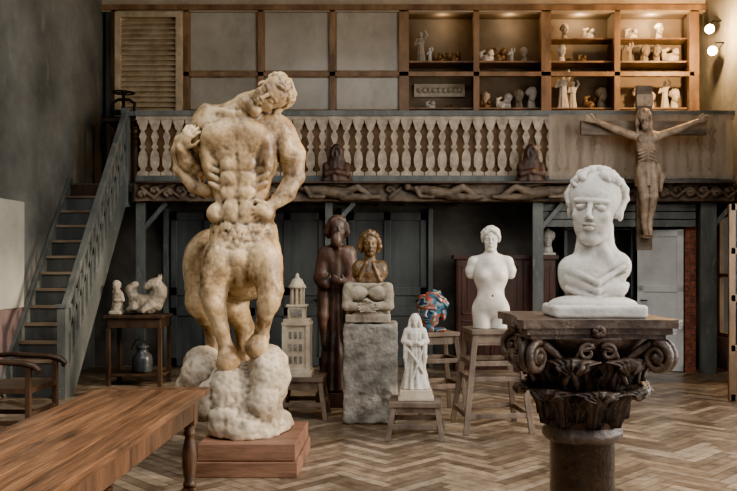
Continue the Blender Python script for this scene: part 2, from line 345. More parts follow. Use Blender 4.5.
# ================================================================== ROOM
XL,XR,YB,ZC=-4.45,4.75,13.1,6.0
def floor():
    W,L=.09,.54; vs=[];fs=[];cols=[]; g=.0026
    c45=math.cos(math.pi/4)
    pal=[(.42,.325,.23),(.33,.25,.175),(.49,.39,.285),(.37,.29,.21),(.27,.20,.14),(.45,.365,.275),(.20,.145,.10)]
    rr=random.Random(3)
    for k in range(-170,260):
        for m in range(-20,22):
            for t in (0,1):
                if t==0: x0,y0,a,b_=k*W+2*L*m,k*W,L,W
                else: x0,y0,a,b_=k*W+L+2*L*m,(k+1)*W-L,W,L
                cx,cy=x0+a/2,y0+b_/2; wx=(cx-cy)*c45; wy=(cx+cy)*c45
                if not(XL-.05<wx<XR+.05 and -.9<wy<YB+.05): continue
                o=len(vs); dz=rr.uniform(-.0006,.0006)
                for (x,y) in ((x0+g,y0+g),(x0+a-g,y0+g),(x0+a-g,y0+b_-g),(x0+g,y0+b_-g)):
                    vs.append(((x-y)*c45,(x+y)*c45,dz))
                fs.append((o,o+1,o+2,o+3)); p=rr.choice(pal); q=rr.uniform(.8,1.15)
                cols.append(tuple(x*q for x in p))
    o=len(vs)
    vs+=[(XL-.3,-1.2,-.004),(XR+.3,-1.2,-.004),(XR+.3,YB+.3,-.004),(XL-.3,YB+.3,-.004),(XL-.3,-1.2,-.15),(XR+.3,-1.2,-.15),(XR+.3,YB+.3,-.15),(XL-.3,YB+.3,-.15)]
    for f in ((0,1,2,3),(7,6,5,4),(0,4,5,1),(1,5,6,2),(2,6,7,3),(3,7,4,0)):
        fs.append(tuple(o+i for i in f)); cols.append((.02,.015,.01))
    me=bpy.data.meshes.new('floor'); me.from_pydata(vs,[],fs); ca=me.color_attributes.new('Col','FLOAT_COLOR','CORNER')
    i=0
    for p,c in zip(me.polygons,cols):
        for _ in p.vertices: ca.data[i].color=(*c,1); i+=1
    me.materials.append(M_floor); ob=bpy.data.objects.new('floor',me); COL.objects.link(ob)
floor()
b=MB(); b.box(XL-.3,XL,-1,YB+.3,0,ZC,M_wall); b.done('wall_left',0)
b=MB(); b.box(XL,XR,YB,YB+.3,0,ZC,M_wallb); b.done('wall_back',0)
b=MB()
wins=[(.6,3.0),(3.4,5.8),(6.2,8.8)]
b.box(XR,XR+.3,-1,.6,0,ZC,M_wall)
for a,c in ((3.0,3.4),(5.8,6.2),(8.8,11.42),(12.16,YB+.3)): b.box(XR,XR+.3,a,c,0,ZC,M_wall)
b.box(XR,XR+.3,11.42,12.16,0,.45,M_wall); b.box(XR,XR+.3,11.42,12.16,2.25,ZC,M_wall)
for a,c in wins: b.box(XR,XR+.3,a,c,0,.9,M_wall); b.box(XR,XR+.3,a,c,4.9,ZC,M_wall)
b.done('wall_right',0)
for i,(a,c) in enumerate(wins):
    b=MB()
    for k in range(5):
        y=a+.04+(c-a-.08)*k/4; b.box(XR+.12,XR+.18,y-.02,y+.02,.9,4.9,M_blue)
    for k in range(6):
        z=.94+(3.92)*k/5; b.box(XR+.12,XR+.18,a,c,z-.02,z+.02,M_blue)
    b.done('window_%d'%(i+1),0)
b=MB()
for y in (11.45,11.79,12.13): b.box(XR+.06,XR+.12,y-.02,y+.02,.45,2.25,M_pine)
for z in (.48,1.35,2.22): b.box(XR+.06,XR+.12,11.42,12.16,z-.025,z+.025,M_pine)
b.done('window_5',0)
b=MB(); b.box(XL-.3,XR+.3,6.5,YB+.3,ZC,ZC+.2,M_ceil); b.box(XL-.3,-3.2,-1,6.5,ZC,ZC+.2,M_ceil); b.box(3.4,XR+.3,-1,6.5,ZC,ZC+.2,M_ceil); b.done('ceiling',0)
b=MB(); b.box(XL,XL+.02,-.5,9.2,0,.14,M_blued); b.done('baseboard_left')
b=MB(); b.box(XL,XL+.012,4,10.2,0,1.0,M_pink); b.done('trim_1',0)

b=MB(); b.box(XL,XR,12.2,12.3,0,2.45,M_wallb); b.done('wall_under_gallery',0)
def door(name,x0,x1,z1,y,m,th=.06):
    b=MB(); b.box(x0,x1,y-th,y-.002,0.01,z1,m); w=x1-x0
    for xx in ((x0,x0+.09),(x1-.09,x1),((x0+x1)/2-.05,(x0+x1)/2+.05)): b.box(xx[0],xx[1],y-th-.03,y-th,0.01,z1,m)
    for zz in (0.01,.75,1.05,z1-.12): b.box(x0,x1,y-th-.03,y-th,zz,zz+.12,m)
    b.tube([(x1-.13,y-th-.03,.98),(x1-.13,y-th-.09,.98)],.02,M_iron); return b.done(name)
door('door_1',-3.3,-2.22,2.28,12.2,M_blued); door('door_2',-2.14,-1.02,2.28,12.2,M_blued); door('door_3',-.68,.48,2.28,12.2,M_blued)
b=MB()
for x in (-3.36,-2.18,-.98,-.74,.54): b.box(x-.035,x+.035,12.06,12.2,0,2.33,M_blue)
b.done('trim_2')

b=MB(); b.box(XL+.005,XR-.005,11.32,13.09,2.5,2.63,M_blued)
for i in range(24):
    x=XL+.3+i*.385; b.box(x,x+.07,11.32,12.19,2.38,2.5,M_blued)
b.box(-3.6,XR-.01,11.25,11.4,2.36,2.60,M_darkwood)
b.done('gallery_floor')
S=Sdf((-4.25,-.18,-.2),(4.25,.12,.2),.017)
S.box((0,.02,0),(4.1,.05,.125),rd=.02)
rr=random.Random(5)
def reclining(x,w,q):
    S.chain([(x-q*w*.5,-.05,.05),(x-q*w*.2,-.07,.01),(x+q*w*.05,-.07,-.02)],[.05,.08,.07],k=.02)
    S.chain([(x+q*w*.05,-.08,-.02),(x+q*w*.25,-.09,.07),(x+q*w*.45,-.07,-.05)],[.06,.05,.03],k=.02)
    S.chain([(x+q*w*.05,-.06,-.06),(x+q*w*.35,-.07,-.07),(x+q*w*.55,-.07,-.06)],[.055,.045,.03],k=.015)
    S.ell((x-q*w*.58,-.07,.08),(.06,.05,.065),k=.01); S.chain([(x-q*w*.45,-.09,.06),(x-q*w*.38,-.11,-.06),(x-q*w*.2,-.11,-.07)],[.035,.03,.022],k=.01)
for x,w,q in ((-1.3,1.0,1),(.15,.9,1),(1.35,1.0,-1)): reclining(x,w,q)
for i in range(46):
    x=-4+i*.178; 
    if any(abs(x-c)<.6 for c in (-1.3,.15,1.35)): continue
    r=.055; pts=[(x+r*math.cos(a*.8)*(1-a/9),-.045,r*math.sin(a*.8)*(1-a/9)+(.03 if i%2 else -.03)) for a in range(8)]
    S.chain(pts,[.02]*8,k=.008); S.cap((x,-.04,-.07 if i%2 else .07),(x+.17,-.04,.07 if i%2 else -.07),.02,.014,k=.01)
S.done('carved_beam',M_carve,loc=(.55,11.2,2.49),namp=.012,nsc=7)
b=MB()
for x,w in ((1.985,.075),(-3.5,.06),(-.9,.05),(4.34,.11)):
    b.box(x-w,x+w,11.3,11.38,0,2.36,M_blue)
    b.beam((x,11.34,1.95),(x+.35,11.34,2.36),.05,.06,M_blue)
b.done('gallery_posts')
b=MB()
for k in range(3): b.box(2.08,4.2,11.41,11.45,2.03+k*.11,2.13+k*.11,M_blue)
b.done('trim_5')

# gallery railing
b=MB()
x0,x1,yr=-3.55,4.68,11.3
b.box(x0,x1,yr-.05,yr+.05,3.55,3.62,M_blue); b.box(x0,x1,yr-.02,yr+.02,3.50,3.55,M_ral); b.box(x0,x1,yr-.03,yr+.03,2.64,2.73,M_blue)
prof=[(0,.075),(.06,.075),(.09,.03),(.13,.03),(.17,.055),(.30,.062),(.40,.048),(.47,.018),(.50,.042),(.53,.042),(.56,.018),(.63,.032),(.70,.050),(.76,.032),(.80,.016),(.84,.045),(.90,.055),(.95,.075),(1,.075)]
n=int((x1-x0)/.165)
for i in range(n):
    cx=x0+.09+i*.165; vs=[];fs=[]
    for t,w in prof:
        z=2.73+t*.77
        vs+=[(cx-w,yr-.012,z),(cx+w,yr-.012,z),(cx+w,yr+.012,z),(cx-w,yr+.012,z)]
    for j in range(len(prof)-1):
        for e in range(4):
            f=(e+1)%4; fs.append((j*4+e,j*4+f,(j+1)*4+f,(j+1)*4+e))
    b.add(vs,fs,M_ral)
b.done('gallery_railing',0)
def cloth(name,xa,xb,y,za,zb,m,amp=.012,fr=9,hang=0,axis='x'):
    vs=[];fs=[];nx=160;nz=14
    for j in range(nz+1):
        for i in range(nx+1):
            x=xa+(xb-xa)*i/nx; t=j/nz; z=za+(zb-za)*t
            d=amp*(math.sin(x*fr)+.6*math.sin(x*fr*2.3+1+t*2))*(.4+.6*(1-t))
            if j==0: z+=hang*math.sin(x*5)
            vs.append((x,y+d,z) if axis=='x' else (y+d,x,z))
    for j in range(nz):
        for i in range(nx): a=j*(nx+1)+i; fs.append((a,a+1,a+nx+2,a+nx+1))
    b=MB(); b.add(vs,fs,m,True); return b.done(name,0)
cloth('railing_cloth',-3.5,-.95,yr+.07,2.74,3.5,M_gold)
cloth('railing_cloth',-.93,4.6,yr+.07,2.74,3.5,M_gold)
cloth('railing_drape',2.12,4.64,yr-.075,2.68,3.56,M_drape,amp=.014,fr=11,hang=.01)
cloth('wall_cloth',8.7,9.78,XL+.04,1.0,2.25,mat('pale_canvas',(.44,.44,.39),(.32,.32,.28),2,.9,.1),amp=.008,fr=8,axis='y')

# upper partition
b=MB(); YW=12.5
cols=[-4.40,-4.27,-3.17,-2.035,-.94,.15,1.255,2.32,3.405,4.58]
for x in cols[1:]:
    w=.045 if x not in (.15,2.32,4.58) else .075
    b.box(x-w,x+w,YW,YW+.1,2.64,5.45,M_pine)
b.box(XL,XR,YW,YW+.12,5.36,5.98,M_ceil); b.box(XL,XR,YW-.04,YW+.1,5.38,5.46,M_pine)
b.box(-4.27,4.58,YW,YW+.08,4.38,4.45,M_pine); b.box(-4.27,4.58,YW,YW+.08,3.78,3.86,M_pine)
b.box(-4.27,4.58,YW+.02,YW+.06,2.64,3.78,M_pane)
b.done('gallery_partition')
b=MB(); b.box(-4.40,-4.32,YW,YW+.1,2.64,5.36,M_blued); b.done('trim_3')
b=MB(); b.box(-4.22,-3.215,YW-.012,YW-.004,3.3,5.36,M_shut)
for a,c in ((-4.22,-4.14),(-3.30,-3.22)): b.box(a,c,YW-.11,YW-.012,3.3,5.33,M_shut)
b.box(-4.14,-3.30,YW-.11,YW-.012,5.25,5.33,M_shut)
for i in range(24):
    z=3.34+i*.079; b.add([(-4.15,YW-.09,z),(-3.29,YW-.09,z),(-3.29,YW-.04,z+.06),(-4.15,YW-.04,z+.06),(-4.15,YW-.09,z+.012),(-3.29,YW-.09,z+.012),(-3.29,YW-.04,z+.072),(-4.15,YW-.04,z+.072)],[(0,1,2,3),(4,7,6,5),(0,4,5,1),(1,5,6,2),(2,6,7,3),(3,7,4,0)],M_shut)
b.done('louvred_shutter',0)
b=MB()
for i in range(3):
    a,c=cols[2+i]+.045,cols[3+i]-.045
    if i==2: c=cols[5]-.075
    for z0,z1 in ((4.45,5.38),(3.86,4.38)): 
        b.box(a,c,YW+.035,YW+.05,z0,z1,M_pane)
        b.box(a,a+.02,YW+.015,YW+.035,z0,z1,M_pine); b.box(c-.02,c,YW+.015,YW+.035,z0,z1,M_pine); b.box(a,c,YW+.015,YW+.035,z0,z0+.02,M_pine); b.box(a,c,YW+.015,YW+.035,z1-.02,z1,M_pine)
b.done('window_4',0)
b=MB()
b.box(.2,4.6,13.02,13.08,3.8,5.4,M_vback); b.box(.08,.14,YW+.13,13.08,2.631,5.4,M_vback); b.box(4.6,4.66,YW+.13,13.08,2.631,5.4,M_vback)
for z in (3.90,4.62): b.box(.14,4.6,YW+.13,13.04,z,z+.025,M_pine)
b.box(2.4,4.55,YW+.14,12.95,4.98,5.0,M_pine)
for x in (1.255,2.32,3.405): b.box(x-.02,x+.02,YW+.13,13.04,3.8,5.4,M_vback)
b.box(.08,4.66,YW+.13,13.08,5.4,5.44,M_vback)
b.done('display_vitrine',0)
par=empty('plaster_statuettes',(2.3,12.75,3.93))
protos=[]
def vit(i,m,nm):
    if i==0:
        S=Sdf((-.25,-.25,-.05),(.25,.25,.62),.013)
        S.head((0,0,.38),basis((.1,0,1),(.2,-1,0)),.36,curl=14); S.cap((0,.03,.24),(0,.03,.06),.085,.11); S.box((0,0,.02),(.14,.11,.03)); S.cut_below(-.005)
        protos.append((S.done(nm,m,parent=par),.58))
    elif i==1:
        S=Sdf((-.25,-.2,-.05),(.25,.2,1.05),.018)
        S.robe((0,0,0),[(0,.15),(.4,.10),(.62,.09),(.78,.06)],1,.8,7,.1); S.ell((0,0,.68),(.12,.08,.14)); S.ell((0,-.01,.90),(.065,.075,.09)); S.chain([(-.12,0,.76),(-.17,-.05,.6),(-.05,-.1,.62)],[.04,.035,.03]); S.chain([(.12,0,.76),(.2,-.02,.88),(.14,-.05,1.0)],[.04,.035,.03]); S.box((0,0,.02),(.16,.13,.03)); S.cut_below(0)
        protos.append((S.done(nm,m,parent=par),1.0))
    else:
        S=Sdf((-.3,-.25,-.05),(.3,.25,.45),.018)
        S.ell((0,0,.14),(.2,.13,.13)); S.ell((.1,-.02,.3),(.09,.1,.1)); S.chain([(-.18,0,.15),(-.2,-.05,.33),(-.1,-.06,.38)],[.06,.05,.04]); S.ell((-.02,-.1,.1),(.1,.06,.1)); S.cut_below(0)
        protos.append((S.done(nm,m,parent=par,namp=.02),.42))
vit(0,M_white,'small_bust'); vit(1,M_white,'statuette'); vit(2,M_whiteR,'fragment')
vit(0,M_stone2,'stone_bust'); vit(1,M_stone2,'stone_statuette'); vit(2,M_bronze,'bronze_fragment')
used=set()
def put(i,px_x,z,h,rz=0):
    if random.random()<.4: i+=3
    o,H=protos[i]
    if i in used:
        o2=o.copy(); COL.objects.link(o2); o=o2
    used.add(i)
    o.location=(px_x,12.82,z); k=h/H; o.scale=(k,k,k); o.rotation_euler=(0,0,rz); 
def XP(p): return (p-394)*.0156
for t,p,h in ((1,421,.5),(2,441,.18),(2,455,.2),(1,430,.25),(2,488,.22),(2,500,.26),(1,512,.24),(0,524,.26),(0,562,.3),(2,583,.14),(1,630,.33),(0,646,.3),(0,657,.3),(2,672,.25)):
    put(t,XP(p),4.646,h,random.uniform(-.5,.5))
for t,p,h in ((2,430,.14),(2,448,.1),(2,485,.16),(0,486,.28),(2,502,.2),(0,509,.26),(0,520,.32),(0,533,.36),(1,562,.6),(1,572,.45),(2,590,.22),(0,603,.35),(0,640,.36),(0,652,.28),(1,664,.45),(0,676,.33)):
    put(t,XP(p)+(.02 if t else -.01),3.926,h,random.uniform(-.5,.5))
for t,p,h in ((0,565,.27),(2,590,.2),(2,632,.2),(0,660,.28)): put(t,XP(p),5.0,h,random.uniform(-.4,.4))
b=MB(); b.box(.32,1.12,12.96,13.0,4.16,4.36,M_cream)
for i in range(9): b.lathe(0,0,[(.0,-.02),(.035,-.02),(.045,0),(.02,.02),(0,.03)],M_cream,10,M=Matrix.Translation((.4+i*.08,12.95,4.26))@Matrix.Rotation(math.pi/2,4,'X'))
b.done('plaster_frieze_plaque',0)

# ================================================================== STAIR
b=MB(); N=13; y0,y1=9.3,11.3; H=2.63
for i in range(N-1):
    y=y0+(y1-y0)*i/N; z=H*(i+1)/N
    b.box(-4.40,-3.72,y-.02,y+.20,z-.035,z,M_tread); b.box(-4.40,-3.72,y+.16,y+.175,z-.03,z+H/N-.036,M_darkwood)
    b.box(-4.40,-3.72,y+.0,y+.015,z-H/N,z-.035,M_blued)
for x in (-4.42,-3.70):
    b.beam((x,y0-.05,.02),(x,y1,H-.02),.045,.30,M_blue)
sl=H/(y1-y0)
b.box(-3.76,-3.66,y0-.16,y0-.06,0,1.02,M_blue); b.box(-3.775,-3.645,y0-.175,y0-.045,1.02,1.06,M_blue)
b.box(-3.75,-3.65,y1-.05,y1+.05,2.3,3.66,M_blue)
b.beam((-3.70,y0-.11,.98),(-3.70,y1,3.60),.07,.07,M_blue)
b.beam((-3.70,y0-.11,.62),(-3.70,y1,3.2),.03,.06,M_blue)
for i in range(15):
    y=y0+.06+i*.132; z=(y-y0)*sl
    b.box(-3.715,-3.685,y,y+.05,z+.02,z+.98,M_blue)
b.box(-3.75,-3.56,y1-.03,y1+.03,3.55,3.62,M_blue)
b.done('staircase')

b=MB(); b.box(-4.15,-3.72,11.75,12.15,2.63,2.70,M_darkwood)
for x in (-4.12,-3.78):
    for y in (11.78,12.08): b.box(x,x+.04,y,y+.04,2.63,3.56,M_darkwood)
b.box(-4.18,-3.70,11.72,12.18,3.55,3.6,M_darkwood); b.done('press_stand')
b=MB(); b.box(-4.12,-3.76,11.8,12.1,3.6,3.64,M_iron); b.box(-4.1,-3.78,11.82,12.08,3.70,3.74,M_iron)
b.tube([(-4.1,11.95,3.64),(-4.1,11.95,3.86),(-4.02,11.95,3.91),(-3.86,11.95,3.91),(-3.78,11.95,3.86),(-3.78,11.95,3.64)],.022,M_iron)
b.lathe(-3.94,11.95,[(.02,3.74),(.02,4.0),(.035,4.0),(.035,4.03)],M_iron,12)
b.tube([(-3.94+.15*math.cos(a*math.pi/8),11.95+.15*math.sin(a*math.pi/8),4.01) for a in range(17)],.012,M_iron); b.beam((-4.09,11.95,4.01),(-3.79,11.95,4.01),.02,.02,M_iron)
b.done('book_press',0)

# ================================================================== CENTAUR
G=empty('centaur_statue',(-1.05,6.15,0))
b=MB(); b.box(-1.41,-.68,5.77,6.66,0.0,.11,M_red); b.box(-1.39,-.695,5.79,6.64,.115,.235,M_red); b.done('plinth',.006,G)
S=Sdf((-.66,-.47,.2),(.52,.98,2.98),.0108)
def cx(p): return (p-245)*.00744
def cz(p): return 1.5+(265-p)*.00744
def C(px,py,y=0): return (cx(px),y,cz(py))
S.ell(C(236,140),(.275,.17,.27),k=.03); S.ell(C(238,117,.02),(.27,.12,.105),k=.06)
S.ell(C(239,185),(.215,.15,.26),k=.08); S.ell(C(241,222,.02),(.225,.17,.18),k=.08)
S.ell(C(241,250,.05),(.265,.215,.20),k=.07)
for q in (-1,1):
    S.ell((cx(236)+q*.122,-.108,cz(136)),(.142,.075,.105),rot=(0,q*.3,0),k=.025)
    S.ell((cx(237)+q*.225,-.02,cz(158)),(.065,.12,.17),rot=(0,q*.15,0),k=.05)
    for j,pz in enumerate((164,178,193)):
        S.ell((cx(238)+q*.064,-.125,cz(pz)),(.062,.030,.050),k=.020)
    S.ell((cx(239)+q*.055,-.128,cz(211)),(.060,.028,.085),k=.025)
    for j in range(4): S.ell((cx(238)+q*(.20-.008*j),-.095,cz(160+j*8.5)),(.058,.03,.019),rot=(0,-q*.5,0),k=.020)
    S.ell((cx(240)+q*.185,-.06,cz(213)),(.075,.09,.075),k=.04)
    S.cap((cx(237)+q*.03,-.12,cz(114)),(cx(236)+q*.24,-.05,cz(107)),.024,.028,k=.025)
    S.chain([(cx(238)+q*.02,-.19,cz(151)),(cx(238)+q*.10,-.195,cz(157)),(cx(238)+q*.16,-.15,cz(172))],[.012,.012,.008],k=.028,op='s')
    S.chain([(cx(240)+q*.17,-.18,cz(214)),(cx(240)+q*.08,-.2,cz(229))],[.012,.012],k=.03,op='s')
S.cap(C(236,122,-.20),C(238,150,-.19),.012,.012,k=.03,op='s'); S.cap(C(238,156,-.165),C(240,218,-.165),.010,.010,k=.022,op='s'); S.ell(C(240,204,-.165),(.014,.03,.018),k=.01,op='s')
S.chain([C(236,114,.02),C(245,105,-.02),C(254,100,-.03)],[.115,.095,.088],k=.04)
S.cap(C(214,114,.02),C(242,104,.0),.06,.065,k=.06)
S.head(Vector(C(270,95,-.07)),basis((.86,-.14,.50),(.02,-1,-.12)),.35,curl=46,seed=4,cr=.8)
S.cap(C(246,104,-.1),C(256,112,-.14),.05,.04,k=.03)
S.ell(C(206,119,.0),(.12,.115,.125),k=.05); S.ell(C(272,128,.02),(.12,.12,.13),k=.05)
S.chain([C(202,122,.02),C(194,148,.06),C(191,172,.08)],[.105,.095,.072],k=.03); S.ell(C(198,140,-.03),(.06,.06,.10),k=.03)
S.chain([C(191,172,.08),C(184,160,-.02),C(181,148,-.10)],[.068,.062,.042],k=.02); S.hand(C(181,148,-.10),(.5,-.25,.8),(.2,1,0),1.25,1.0)
S.chain([C(278,130,.04),C(289,152,.06),C(292,174,.06)],[.115,.10,.075],k=.03); S.ell(C(284,146,-.02),(.06,.07,.11),k=.03)
S.chain([C(292,174,.06),C(284,192,.0),C(271,206,-.08)],[.075,.07,.045],k=.02); S.hand(C(271,206,-.10),(-1,-.3,-.5),(0,1,.2),1.3,.6)
S.chain([C(203,190,.06),C(188,184,.04),C(176,168,.0),C(173,150,-.02),C(176,138,-.02),C(184,133,-.03)],[.05,.05,.042,.035,.032,.035],k=.02)
S.chain([C(176,140,-.02),C(190,136,.0),C(200,140,.02)],[.03,.028,.03],k=.015)
for j in range(3): S.cap(C(181+j*6,138,.0),C(186+j*5,184,.03),.010,k=.005)
rr=random.Random(11)
for row,(pz,dr) in enumerate(((226,-.004),(233,.004),(241,.008),(249,.008),(257,.004))):
    for i in range(24):
        a=math.pi*(1.0+1.0*i/23)+row*.07; rx,ry=.238+dr,.19+dr
        x=cx(241)+rx*math.cos(a); y=.03+ry*math.sin(a); z=cz(pz)+rr.uniform(-.015,.015)
        S.chain([(x*.985,y*.97,z),(x,y-.006,z-.03),(x+rr.uniform(-.015,.015),y*.985,z-.055)],[.018,.016,.006],k=.014)
S.chain([C(240,256,.10),C(228,268,.4),C(208,262,.72)],[.245,.26,.26],k=.08)
S.ell(C(192,264,.64),(.25,.26,.30),k=.06)
S.chain([C(192,250,.86),C(178,262,.92),C(174,320,.90),C(180,350,.88)],[.06,.07,.06,.03],k=.03)
S.ell(C(221,262,-.07),(.145,.16,.20),k=.04); S.ell(C(263,262,-.07),(.145,.16,.19),k=.04)
S.chain([C(219,268,-.10),C(214,292,-.13),C(216,306,-.14),C(222,330,-.12),C(226,350,-.10)],[.125,.100,.080,.054,.056],k=.025)
S.chain([C(226,349,-.10),C(229,360,-.14)],[.062,.092],k=.012)
S.ell(C(215,302,-.195),(.055,.045,.06),k=.025); S.ell(C(210,280,-.19),(.055,.05,.11),k=.03)
S.chain([C(266,268,-.10),C(271,290,-.15),C(270,302,-.17),C(263,322,-.10),C(260,338,-.06)],[.125,.097,.080,.054,.056],k=.025)
S.chain([C(260,337,-.06),C(257,347,-.11)],[.062,.092],k=.012); S.ell(C(271,299,-.215),(.055,.045,.06),k=.025); S.ell(C(270,280,-.2),(.055,.05,.11),k=.03)
S.cap(C(241,258,-.16),C(241,284,-.1),.07,.03,k=.05)
for x0_,x1_,za,zb in ((229,226,268,300),(253,256,268,298)): S.cap(C(x0_,za,-.27),C(x1_,zb,-.25),.006,.006,k=.03,op='s')
for dx,dy in ((-2,0),(30,.06)):
    S.chain([C(188+dx,275,.62+dy),C(184+dx,305,.50+dy),C(193+dx,335,.70+dy),C(192+dx,385,.66+dy),C(190+dx,425,.62+dy)],[.20,.125,.078,.055,.07],k=.04)
S.cut_below(.237)
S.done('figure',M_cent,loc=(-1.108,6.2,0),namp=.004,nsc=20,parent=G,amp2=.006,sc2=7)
S=Sdf((-.66,-.47,.2),(.52,.98,1.15),.0108)
S.ell(C(243,408,.02),(.27,.26,.33),k=.05); S.ell(C(267,378,-.02),(.16,.22,.25),k=.03); S.ell(C(228,390,-.08),(.16,.2,.22),k=.03)
S.ell(C(196,376,.12),(.17,.18,.20),k=.03); S.ell(C(190,400,.3),(.2,.25,.24),k=.05); S.ell(C(245,432,.2),(.33,.50,.12),k=.05); S.ell(C(240,425,-.12),(.24,.2,.14),k=.05)
S.ell(C(264,398,-.17),(.12,.09,.18),k=.015); S.ell(C(230,414,-.2),(.12,.09,.10),k=.015); S.ell(C(210,400,-.1),(.10,.12,.16),k=.015)
S.cap(C(249,352,-.28),C(246,420,-.34),.02,.03,k=.05,op='s'); S.cap(C(212,372,-.14),C(216,410,-.30),.015,.02,k=.03,op='s'); S.cap(C(222,400,-.34),C(275,412,-.30),.012,.012,k=.03,op='s')
S.cut_below(.237)
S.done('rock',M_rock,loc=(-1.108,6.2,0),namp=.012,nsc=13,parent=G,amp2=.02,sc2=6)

# ================================================================== CAPITAL COLUMN
b=MB(); cxp,cyp=.975,4.25
b.lathe(cxp,cyp,[(.165,0),(.165,.60),(.19,.605),(.205,.625),(.205,.65),(.185,.67),(.185,.69)],M_cap,40)
b.lathe(cxp,cyp,[(.185,.68),(.19,.80),(.215,.95),(.27,1.08),(.34,1.14),(.34,1.15)],M_cap,40)
def abacus(hw,z0,z1):
    pts=[]
    for q in range(4):
        a=q*math.pi/2
        for i in range(13):
            t=-1+2*i/12; x=hw*.93*t; y=-hw+.085*hw*2*(1-t*t)*.5
            if abs(t)==1: y=-hw
            pts.append((x*math.cos(a)-y*math.sin(a),x*math.sin(a)+y*math.cos(a)))
    n=len(pts); vs=[(cxp+x,cyp+y,z) for z in (z0,z1) for x,y in pts]
    b.add(vs,[tuple(range(n))[::-1],tuple(range(n,2*n))]+[(i,(i+1)%n,n+(i+1)%n,n+i) for i in range(n)],M_cap)
abacus(.345,1.145,1.17); abacus(.37,1.17,1.20); abacus(.392,1.20,1.24)
def leaf(ang,r0,z0,Hh,W,out):
    path=[(0,0),(.010,.25),(.028,.5),(.055,.72),(.10*out,.88),(.16*out,.965),(.21*out,.95),(.225*out,.86),(.20*out,.78)]
    nv=36;nu=20;vs=[];fs=[]
    for j in range(nv+1):
        v=j/nv; q=v*(len(path)-1); i=min(int(q),len(path)-2); f=q-i
        pr=path[i][0]*(1-f)+path[i+1][0]*f; pz=path[i][1]*(1-f)+path[i+1][1]*f
        w=W*(.66+.5*math.sin(math.pi*min(v*1.05,1)**.9))*(1-.6*max(0,v-.75)/.25); w*= .74+.34*abs(math.sin(v*math.pi*5.0))
        for k in range(nu+1):
            u=-1+2*k/nu
            rib=.018*(1-abs(u))**2+.012*math.cos(u*math.pi*5-v*6*abs(u)); 
            rr_=r0+pr*1.0+rib+.026*u*u*v
            aa=ang+u*w/ r0
            vs.append((cxp+rr_*math.cos(aa),cyp+rr_*math.sin(aa),z0+Hh*pz-.03*abs(u)*(1-v*.3)*v))
    m0=len(vs)
    for j in range(nv):
        for k in range(nu): a=j*(nu+1)+k; fs.append((a,a+1,a+nu+2,a+nu+1))
    inner=[]
    for (x,y,z) in vs:
        d=Vector((x-cxp,y-cyp)); d=d*(1-.018/d.length); inner.append((cxp+d.x,cyp+d.y,z-.006))
    fs2=[tuple(m0+i for i in f[::-1]) for f in fs]
    rim=[k for k in range(nu+1)]+[j*(nu+1)+nu for j in range(1,nv+1)]+[nv*(nu+1)+k for k in range(nu-1,-1,-1)]+[j*(nu+1) for j in range(nv-1,0,-1)]
    fr=[(rim[i],rim[(i+1)%len(rim)],m0+rim[(i+1)%len(rim)],m0+rim[i]) for i in range(len(rim))]
    b.add(vs+inner,fs+fs2+fr,M_cap,True)
for i in range(8): leaf(i*math.pi/4+.05,.19,.685,.22,.078,.62)
for i in range(8): leaf(i*math.pi/4+math.pi/8+.05,.205,.72,.35,.070,.74)
for i in range(4):
    a=math.pi/4+i*math.pi/2; d=Vector((math.cos(a),math.sin(a),0)); t=Vector((-d.y,d.x,0))
    for sgn in (-1,1):
        pts=[];rs=[]
        for j in range(12):
            f=j/11; r=.24+.16*f**1.3; pts.append(Vector((cxp,cyp,0))+d*r+t*sgn*(.10*(1-f)+.022)+Vector((0,0,.90+.23*f**.7)));rs.append(.017+.006*f)
        c=Vector((cxp,cyp,0))+d*.425+t*sgn*.022+Vector((0,0,1.055))
        for j in range(34):
            th=math.radians(105)-j*.36; rad=.078*(1-j/36)
            pts.append(c+d*rad*math.cos(th)+Vector((0,0,rad*math.sin(th)))); rs.append(.022*(1-.45*j/34))
        b.tube(pts,rs,M_cap,8)
    b.tube([Vector((cxp,cyp,1.055))+d*.425-t*.05,Vector((cxp,cyp,1.055))+d*.425+t*.05],.022,M_cap)
for i in range(4):
    a=i*math.pi/2; d=Vector((math.cos(a),math.sin(a),0)); t=Vector((-d.y,d.x,0)); base=Vector((cxp,cyp,0))
    for sgn in (-1,1):
        pts=[];rs=[]
        for j in range(8):
            f=j/7; pts.append(base+d*(.27+.05*f)+t*sgn*(.15-.07*f)+Vector((0,0,.92+.17*f))); rs.append(.014)
        for j in range(22):
            th=math.radians(150)-j*.4; rad=.045*(1-j/24); pts.append(base+d*.325+t*sgn*(.05+rad*math.cos(th))+Vector((0,0,1.08+rad*math.sin(th)))); rs.append(.014*(1-.4*j/22))
        b.tube(pts,rs,M_cap,8)
    for k in range(6):
        an=k*math.pi/3; c=base+d*.355+t*.03*math.cos(an)+Vector((0,0,1.185+.03*math.sin(an)))
        b.tube([base+d*.34+Vector((0,0,1.185)),c],[.012,.02],M_cap,8)
b.done('corinthian_capital_column',0)

